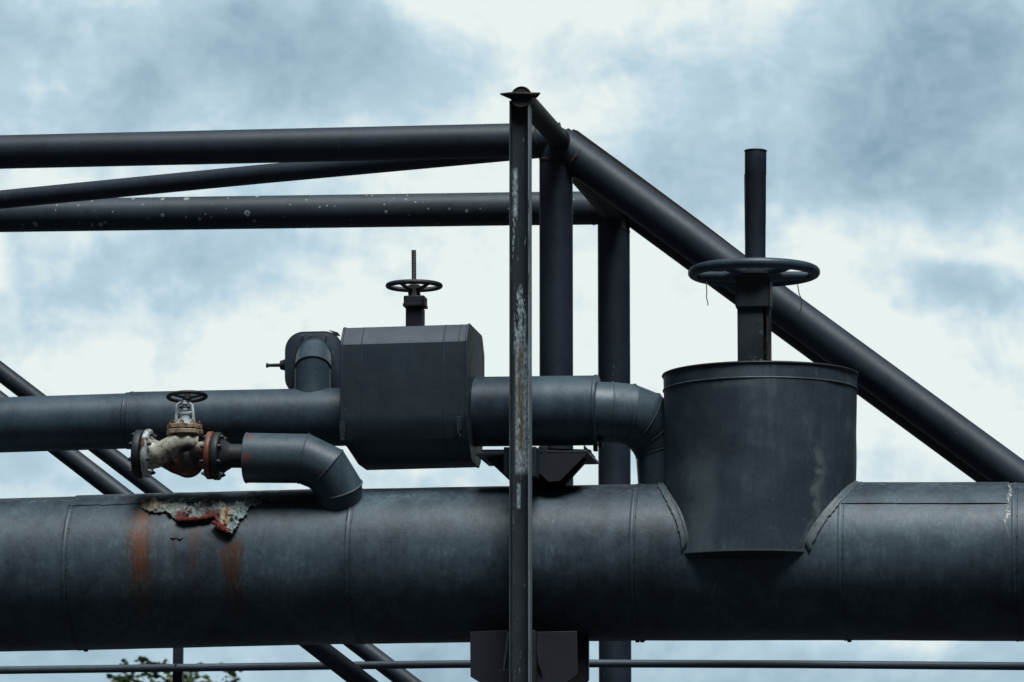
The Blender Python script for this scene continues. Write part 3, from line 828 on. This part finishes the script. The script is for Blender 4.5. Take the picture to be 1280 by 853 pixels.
# ================================================================== COLUMN
DC = -.52
col = thing('support_column', 'tall narrow upright steel column with chipped white paint and rust, standing before the pipes', 'column', L(S(651, 600, DC), DC, 0))
sc_ = S(651.3, 500, DC); hwc = M(12.6, W(651, 500, DC)); zt_ = PZ(128, 651, DC)
b = bmesh.new()
fd = .05
prof = [(-hwc,-fd),(-hwc+.008,-fd),(-hwc+.009,-.006),(-hwc+.014,-.003),(hwc-.014,-.003),(hwc-.009,-.006),(hwc-.008,-fd),(hwc,-fd),(hwc,fd),(hwc-.008,fd),(hwc-.009,.006),(hwc-.014,.003),(-hwc+.014,.003),(-hwc+.009,.006),(-hwc+.008,fd),(-hwc,fd)]
zs = [0 + zt_*i/40 for i in range(41)]
rings_to_bm(b, [[L(sc_+s+(-.002 if z > 3 else 0), DC+d, z) for s, d in prof] for z in zs])
obj('steel_section', b, M_COL, col, angle=40)
b = bmesh.new()
pA = [W(625, 120.5, DC-.07), W(639, 120.3, DC-.075), W(664, 120.3, DC-.075), W(675.5, 121, DC-.06), W(671.5, 127.5, DC+.05), W(640.5, 127.5, DC+.06)]
zp = W(651, 121.5, DC).z
prism(b, [Vector((p.x, p.y, zp + .004*math.sin(i*2.1))) for i, p in enumerate(pA)], Z*.009); obj('cap_plate', b, M_RUSTY, col, bevel=.002)
b = bmesh.new(); box(b, sc_-.10, sc_+.10, DC-.10, DC+.10, 0.004, .03); obj('foot_plate', b, M_DARK, col)

# ================================================================== PIPE SUPPORT BRACKETS
br = thing('upper_bracket', 'dark triangular welded bracket carrying the upper pipe behind the column', 'bracket', W(668, 604, -.1))
def add(name, pts, d, th, mat=M_DARK, par=br, bev=.002):
    b = bmesh.new(); plate_px(b, pts, d, th); return obj(name, b, mat, par, bevel=bev)
add('gusset', [(601,562),(640,562),(662,562),(662,622),(654,618),(640,604),(604,570)], -.18, .012)
add('gusset', [(673,558),(684,558),(684,563),(736,565),(700,601.5),(686,603),(673,591)], -.30, .012)
add('gusset', [(664,560),(738,562),(739,569),(705,606),(672,614),(664,616)], -.06, .05, M_BLACK)
b = bmesh.new(); box(b, S(602, 560, -.1), S(741, 560, -.1), -.30, .16, PZ(568, 670, -.3), PZ(564.5, 670, -.3)); obj('top_plate', b, M_TUBE, br, bevel=.002)
for q_ in ((632, 640, 595), (664, 672.5, 597)):
    b = bmesh.new(); box(b, S(q_[0], 560, -.35), S(q_[1], 560, -.35), -.42, -.30, PZ(q_[2], 640, -.4), PZ(559.5, 640, -.4)); obj('clamp_angle', b, M_TUBE, br, bevel=.003)
b = bmesh.new(); prism(b, [L(S(738,568), -.28, PZ(566)), L(S(744,568), -.28, PZ(573)), L(S(738,568), -.28, PZ(575))], N*.3); obj('bent_lip', b, M_DARK, br)

lb = thing('lower_bracket', 'dark plate bracket under the main pipe on both sides of the column', 'bracket', W(660, 900, -.3))
def addl(*a, **k): return add(*a, par=lb, **k)
addl('side_plate', [(587.5,790),(634,788),(634,900),(610,900),(610,860),(588,846)], -.32, .014)
addl('side_plate', [(671,790),(721,789),(722,843),(704,857),(704,900),(671,900)], -.36, .012)
addl('rear_plate', [(700,788),(735.5,788),(735.5,850),(722,862),(722,900),(700,900)], -.15, .04, M_BLACK)
addl('rib', [(622,905),(622,838),(640,837),(640,905)], -.40, .02)
addl('rib', [(664,905),(664,788),(669,788),(669,905)], -.44, .14, M_BLACK)
addl('rear_plate', [(620,791),(646,791),(646,900),(620,900)], -.22, .02, M_BLACK)
addl('rib', [(628,838),(634,790),(636,790),(631,838)], -.34, .02, M_STRIP)
b = bmesh.new(); box(b, S(600), S(722), -.5, .6, PZ(960), PZ(900)); obj('cross_beam', b, M_DARK, lb, bevel=.004)
b = bmesh.new(); tube(b, [L(S(612), .45, 0), L(S(612), .45, PZ(901))], .07, 24); obj('strut', b, M_DARK, lb)
b = bmesh.new(); tube(b, [W(672, 806, -.365), W(674, 830, -.375), W(678, 842, -.37)], [.004,.008,.004], 8); obj('weld_scar', b, M_BLACK, lb)

# ================================================================== TRUSS
DF, DR = .62, 2.45
tr = thing('pipe_truss', 'big frame of dark round steel tubes behind the pipes, with sloping tubes at the right', 'truss', L(S(695, 600, DF), DF, 0))
def T(name, pts, r_px, mat=M_TUBE, seg=56, step=1.5, ang_=30):
    b = bmesh.new(); P = [W(*p) for p in pts]
    if len(P) == 2: P = densify(P, step)
    tube(b, P, M(r_px, P[len(P)//2]), seg); return obj(name, b, mat, tr, angle=ang_)
T('top_chord', [(-3300, 265, DF), (0, 190.3, DF), (640, 175.8, DF), (700, 174.6, DF)], 21.4)
T('top_chord', [(-3300, 340, DR), (0, 270, DR), (640, 261.3, DR), (766, 260, DR)], 20.9, M_SPOT)
T('plan_brace', [(-220, 268, DR-.1), (0, 249.8, 2.1), (320, 218.5, 1.5), (690, 184, DF+.05)], 12.0)
n1 = W(700, 176, DF); n2 = W(767, 261, DR)
b = bmesh.new(); tube(b, [L(S(695.3,400,DF), DF, 0), L(S(695.3,400,DF), DF, n1.z-.03)], M(20.9, n1), 56); obj('post', b, M_TUBE, tr)
b = bmesh.new(); tube(b, [L(S(767.5,400,DR), DR, 0), L(S(767.5,400,DR), DR, n2.z-.02)], M(20.1, n2), 56); obj('post', b, M_TUBE, tr)
# sloping tubes (front and rear)
def sl(name, p0, p1, d, r, mat=M_TUBE, ext=1.5):
    a, b_ = W(*p0, d), W(*p1, d); q = a.lerp(b_, ext) if ext > 1 else b_
    b = bmesh.new(); tube(b, densify([a, q], 1.0), M(r, a), 56); return obj(name, b, mat, tr)
sl('sloping_tube', (698, 179), (1241, 575.5), DF, 22.6, ext=2.0)
sl('sloping_tube', (767, 245.5), (1223, 580), DR, 19.6, ext=2.35)
# thin flat bar tacked on top of the front sloping tube
b = bmesh.new()
A_ = [W(716,161.5,DF+.06), W(722,163.5,DF+.06), W(800,220.3,DF+.06), W(880,279.8,DF+.06), W(1100,448,DF+.06)]; dn = (W(700,170,DF+.06)-W(709.5,153.8,DF+.06))*.9
for i in range(4): prism(b, [A_[i], A_[i+1], A_[i+1]+dn, A_[i]+dn], N*.05)
obj('flat_bar', b, M_RUSTY, tr, smooth=False)
# cross tube from the column head back through both nodes
c0 = W(651.5, 121.3, DC-.05); e1 = W(704, 180, DF)
b = bmesh.new(); tube(b, [c0, c0.lerp(e1, .5), e1], M(13.0, c0), 48); ct = obj('cross_tube', b, M_BROWN, tr)
b = bmesh.new(); cdn = (e1-c0).normalized(); torus(b, c0, cdn, M(12.6, c0), .004, 48, 8); box(b, sc_-.006, sc_+.004, c0.dot(N)-.008, c0.dot(N)+.002, c0.z+.012, c0.z+.034); obj('end_weld', b, M_RUSTY, ct)
b = bmesh.new(); tube(b, [W(712, 196, DF), W(768, 262, DR)], M(19, n1), 48); obj('cross_tube', b, M_BROWN, tr)
# weld beads at the front node
b = bmesh.new(); torus(b, n1 - Z*.10 + U*.0, (Z+U*.35), M(20.8, n1), .006, 48, 8); torus(b, e1-cdn*.14, cdn, M(13.2, n1), .005, 48, 8); obj('weld_bead', b, M_DARK, tr, angle=60)
for cpt, ax_, rr_ in ((W(695.3, 204, DF), Z+U*.25, 21.4), (W(672, 175.5, DF), U, 21.9), (W(767.5, 285, DR), Z+U*.3, 20.4), (W(742, 260, DR), U, 21.3), (W(722, 200, DF), (W(1241,575.5,DF)-W(703,183,DF)), 23.0)):
    b = bmesh.new(); d_ = ax_.normalized(); x_, y_ = frame(d_); R_ = M(rr_, cpt); rg = []
    for i in range(90):
        a = 2*math.pi*i/90; rd = x_*math.cos(a)+y_*math.sin(a); w_r = .007*(1+.35*noise.noise(rd*9+cpt))
        rg.append([cpt + rd*(R_+w_r*.5*math.cos(2*math.pi*j/6)) + d_*(w_r*math.sin(2*math.pi*j/6)) for j in range(6)])
    rings_to_bm(b, rg, closed=True); obj('weld_bead', b, M_RUSTY, tr, angle=60)
# web diagonals at the left
def dia(p0, p1, d, r):
    a, b_ = W(*p0, d), W(*p1, d); b = bmesh.new(); tube(b, densify([a, b_], 1.0), M(r, a), 48); obj('web_diagonal', b, M_TUBE, tr)
dia((-406, 190), (690, 1035), DF, 12.0)
dia((-362, 187-.0+2), (767, 1049), DR, 11.1)

# ================================================================== RAILING
rl = thing('handrail', 'thin dark handrail with a flat upright, below the main pipe', 'handrail', L(S(223, 830, 1.0), 1.0, 0))
DRL = 1.0
P = [W(-2500, 900, DRL), W(0, 838, DRL), W(300, 834, DRL), W(560, 830.5, DRL), W(740, 829.6, DRL), W(1000, 830.6, DRL), W(1280, 833, DRL), W(3600, 850, DRL)]
b = bmesh.new(); tube(b, P, M(5.0, P[2]), 24); obj('rail', b, M_RAIL, rl)
for px in (223, -1150, 1950):
    s0, s1 = S(px-5.7, 830, DRL+.05), S(px+5.2, 830, DRL+.05)
    b = bmesh.new(); box(b, s0, s1, DRL+.022, DRL+.03, 0, PZ(790, 640, DRL)); box(b, s1-.004, s1+.004, DRL+.022, DRL+.055, 0, PZ(790, 640, DRL)); up = obj('upright', b, M_TUBE, rl)
    b = bmesh.new(); lathe(b, L((s0+s1)/2, DRL-.015, P[2].z+.01), -N, [(0,.008),(.006,.006)], 10); obj('bolt', b, M_BLACK, up)

# ================================================================== TREE
tp = Vector((-3.9 - 1.0, 38, 0)); 
def tree(px, ytop, dist, wpx, label, seed):
    rnd = random.Random(seed)
    dirv = FWD + RGT*((px-640)/FPX); x0 = dirv.x/dirv.y*dist
    base = Vector((x0, CAM.y+dist, 0))
    mpp = dist/FPX
    top = CAM.z + (1329-ytop)*mpp
    rad = wpx*mpp/2
    t = thing('tree', label, 'tree', base)
    b = bmesh.new(); tube(b, [base, base+Vector((.05,.1,1.4)), base+Vector((-.05,.05,2.8)), base+Vector((.1,0,top*.72))], [.20,.15,.12,.04], 16)
    limbs = []
    for k in range(11):
        a = rnd.uniform(0, 6.28); z0 = top*(.33+.035*k); ln = rad*rnd.uniform(.75, 1.15)
        s = base+Vector((0,.05,z0)); m_ = s+Vector((math.cos(a)*ln*.5, math.sin(a)*ln*.5, ln*.28)); e = s+Vector((math.cos(a)*ln, math.sin(a)*ln, ln*rnd.uniform(.4,.9)))
        tube(b, [s, m_, e], [.06,.035,.012], 8); limbs += [m_, e]
    obj('trunk', b, M_BARK, t)
    b = bmesh.new(); cz = top*.66
    cl = []
    for k in range(2600):
        a = rnd.uniform(0, 6.28); ph = math.acos(rnd.uniform(-.75, 1)); rr_ = rnd.uniform(.35, 1)**.6
        lump = 1+.12*noise.noise(Vector((math.cos(a)*2, math.sin(a)*2, ph*2)))
        p = base + Vector((math.cos(a)*math.sin(ph)*rad*rr_*lump, math.sin(a)*math.sin(ph)*rad*rr_*lump, cz + math.cos(ph)*(top-cz-.06)*rr_*lump))
        cl.append((p, rnd.uniform(.07, .17)))
    # a few twigs standing above the crown
    for dx, yy in ((-42, 829), (-36, 839), (-15, 833), (-60, 836), (60, 838), (38, 836), (75, 846), (20, 842), (-78, 847)):
        cl.append((base + Vector((dx*mpp, rnd.uniform(-.3,.3), CAM.z+(1329-yy)*mpp)), .055))
    for p, cr in cl:
        for q in range(int(22 if cr > .06 else 9)):
            c = p + Vector((rnd.gauss(0,1), rnd.gauss(0,1), rnd.gauss(0,.8)))*cr*.7
            s = rnd.uniform(.04, .08)
            ax = Vector((rnd.gauss(0,1), rnd.gauss(0,1), rnd.gauss(0,1))).normalized(); x2, y2 = frame(ax)
            vs = [b.verts.new(c + x2*s*u + y2*s*.55*v + ax*s*w2) for u, v, w2 in ((-1,0,0),(-.2,.9,.15),(1,0,0),(-.2,-.9,.15))]
            b.faces.new(vs)
    obj('crown', b, M_LEAF, t, smooth=False)
tree(222, 840, 62, 420, 'leafy green tree far behind, its top just showing at the bottom left', 3)

# ================================================================== GROUND
b = bmesh.new(); n = 40
vs = [[b.verts.new((x*60-1200, y*60-1200, 0)) for y in range(n+1)] for x in range(n+1)]
for i in range(n):
    for j in range(n): b.faces.new((vs[i][j], vs[i+1][j], vs[i+1][j+1], vs[i][j+1]))
g = obj('ground', b, M_GROUND, smooth=False, origin=Vector((0,0,0))); g['kind'] = 'structure'

# ================================================================== SKY AND LIGHT
SUN_EL, SUN_AZ = 66, 164       # azimuth from +Y clockwise; the sun stands behind the viewer, a little to the left
w = D.worlds.new('World'); scene.world = w; w.use_nodes = True
t = NT(w.node_tree)
out = t.new('ShaderNodeOutputWorld'); bg = t.new('ShaderNodeBackground'); t.link(bg.outputs[0], out.inputs[0])
bg.inputs[1].default_value = .10
sky = t.new('ShaderNodeTexSky'); sky.sky_type = 'NISHITA'; sky.sun_disc = False
sky.sun_elevation = math.radians(SUN_EL); sky.sun_rotation = math.radians(SUN_AZ)
sky.air_density = 1.0; sky.dust_density = 2.0; sky.ozone_density = 1.5
tc = t.new('ShaderNodeTexCoord'); gen = tc.outputs['Generated']
wn = t.noise(gen, 9, 4, .6, 0, out=1)
wn2 = t.noise(gen, 34, 5, .6, 0, out=1)
def vop(op, a, b_):
    n = t.new('ShaderNodeVectorMath'); n.operation = op
    t.link(a, n.inputs[0])
    if isinstance(b_, (tuple, Vector)): n.inputs[1].default_value = tuple(b_)
    elif isinstance(b_, float): n.inputs['Scale'].default_value = b_
    else: t.link(b_, n.inputs[1])
    return n
wv = vop('SCALE', vop('SUBTRACT', wn, (.5,.5,.5)).outputs[0], .065).outputs[0]
wv2 = vop('SCALE', vop('SUBTRACT', wn2, (.5,.5,.5)).outputs[0], .022).outputs[0]
dirw = vop('ADD', vop('ADD', gen, wv).outputs[0], wv2).outputs[0]
# darker grey-blue cloud bellies: (picture x, y, half width, half height, weight) -> direction blobs
def ddir(px, py): return (FWD + RGT*((px-640)/FPX) + UPV*((426.5-py)/FPX)).normalized()
blobs = [(265,70,170,95,.62),(20,130,130,75,.55),(15,5,90,40,.55),(450,45,190,80,.32),(50,345,130,60,.52),(350,325,160,60,.45),(240,355,60,30,.2),
         (1150,115,250,130,.44),(1035,235,200,62,.52),(1275,120,110,150,.45),(900,110,200,90,.22),(1255,382,80,26,.50),(60,600,160,50,.30),(1150,595,180,35,.22),(500,600,260,50,.25),(150,830,600,70,.50),(1000,835,600,70,.48),
         (125,60,55,70,-.45),(160,315,60,40,-.25),(600,100,160,90,-.12),(1060,170,110,30,-.22),(12,315,25,35,-.4),(1200,290,160,50,-.25),(700,330,200,120,-.15)]
dark = None
for px, py, hwd, hhd, wt in blobs:
    c = ddir(px, py)
    m = t.new('ShaderNodeMapping'); m.vector_type = 'POINT'
    sub = vop('SUBTRACT', dirw, c).outputs[0]
    sc = vop('MULTIPLY', sub, (FPX/hwd*.62, 3.0, FPX/hhd*.62)).outputs[0]
    ln = vop('LENGTH', sc, (0.,0.,0.)); e = E(t.nt, ln.outputs['Value']).step(1.45, .0)*wt
    dark = e if dark is None else dark + e
fb = t.noise(vop('MULTIPLY', gen, (1.,1.,1.6)).outputs[0], 22, 8, .60, .3)
fb2 = t.noise(vop('MULTIPLY', gen, (1.,1.,1.7)).outputs[0], 3.2, 6, .6, .3)
fb3 = t.noise(gen, 62, 9, .60, .5)
fb4 = t.noise(vop('MULTIPLY', gen, (1.,1.,1.4)).outputs[0], 170, 7, .62, .4)
sepg = t.new('ShaderNodeSeparateXYZ'); t.link(gen, sepg.inputs[0])
gy = E(t.nt, sepg.outputs[1]); gz = E(t.nt, sepg.outputs[2])
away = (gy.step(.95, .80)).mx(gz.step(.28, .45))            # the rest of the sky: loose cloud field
dk = dark*1.12 + (fb-.5)*.80 + (fb3-.5)*.62 + (fb3.step(.38, .62)-.5)*.12 + (fb.step(.42,.58)-.5)*.12 + (fb4-.5)*.42 + .02 + away*(fb2.step(.40,.62)*.5)
f = ((dk-.28)*1.02 + .24).mx(0.0)
blue = vop('MULTIPLY', sky.outputs[0], (.60,.72,.72)).outputs[0]
belly = t.mix(.85, blue, (1.95, 3.20, 4.30))
white = (8.1, 8.9, 8.75)
mid_ = (4.95, 6.6, 7.6)
n_ = t.mix(f.m('MULTIPLY', 2.2, clamp=True), white, mid_)
n_ = t.mix((f-.42).m('MULTIPLY', .95, clamp=True), n_, belly)
# unseen part of the sky, darkened low down so undersides go black; brighter overhead
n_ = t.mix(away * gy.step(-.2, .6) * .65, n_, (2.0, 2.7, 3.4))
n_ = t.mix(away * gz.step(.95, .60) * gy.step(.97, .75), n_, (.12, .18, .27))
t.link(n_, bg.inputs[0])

sd = D.lights.new('sun', 'SUN'); so = D.objects.new('sun', sd); COL.objects.link(so)
sd.energy = 3.6; sd.angle = math.radians(24); sd.color = (.90, .98, 1)
az, el = math.radians(SUN_AZ), math.radians(SUN_EL)
sv_ = Vector((math.sin(az)*math.cos(el), math.cos(az)*math.cos(el), math.sin(el)))
so.rotation_euler = sv_.to_track_quat('Z', 'Y').to_euler(); so.location = (0, -5, 12)

scene.view_settings.view_transform = 'Standard'; scene.view_settings.look = 'None'
scene.view_settings.exposure = 0; scene.view_settings.gamma = 1; scene.view_settings.use_curve_mapping = False
scene.cycles.use_denoising = True
scene.cycles.max_bounces = 6
for o in D.objects:
    if '_root' in o.keys(): del o['_root']
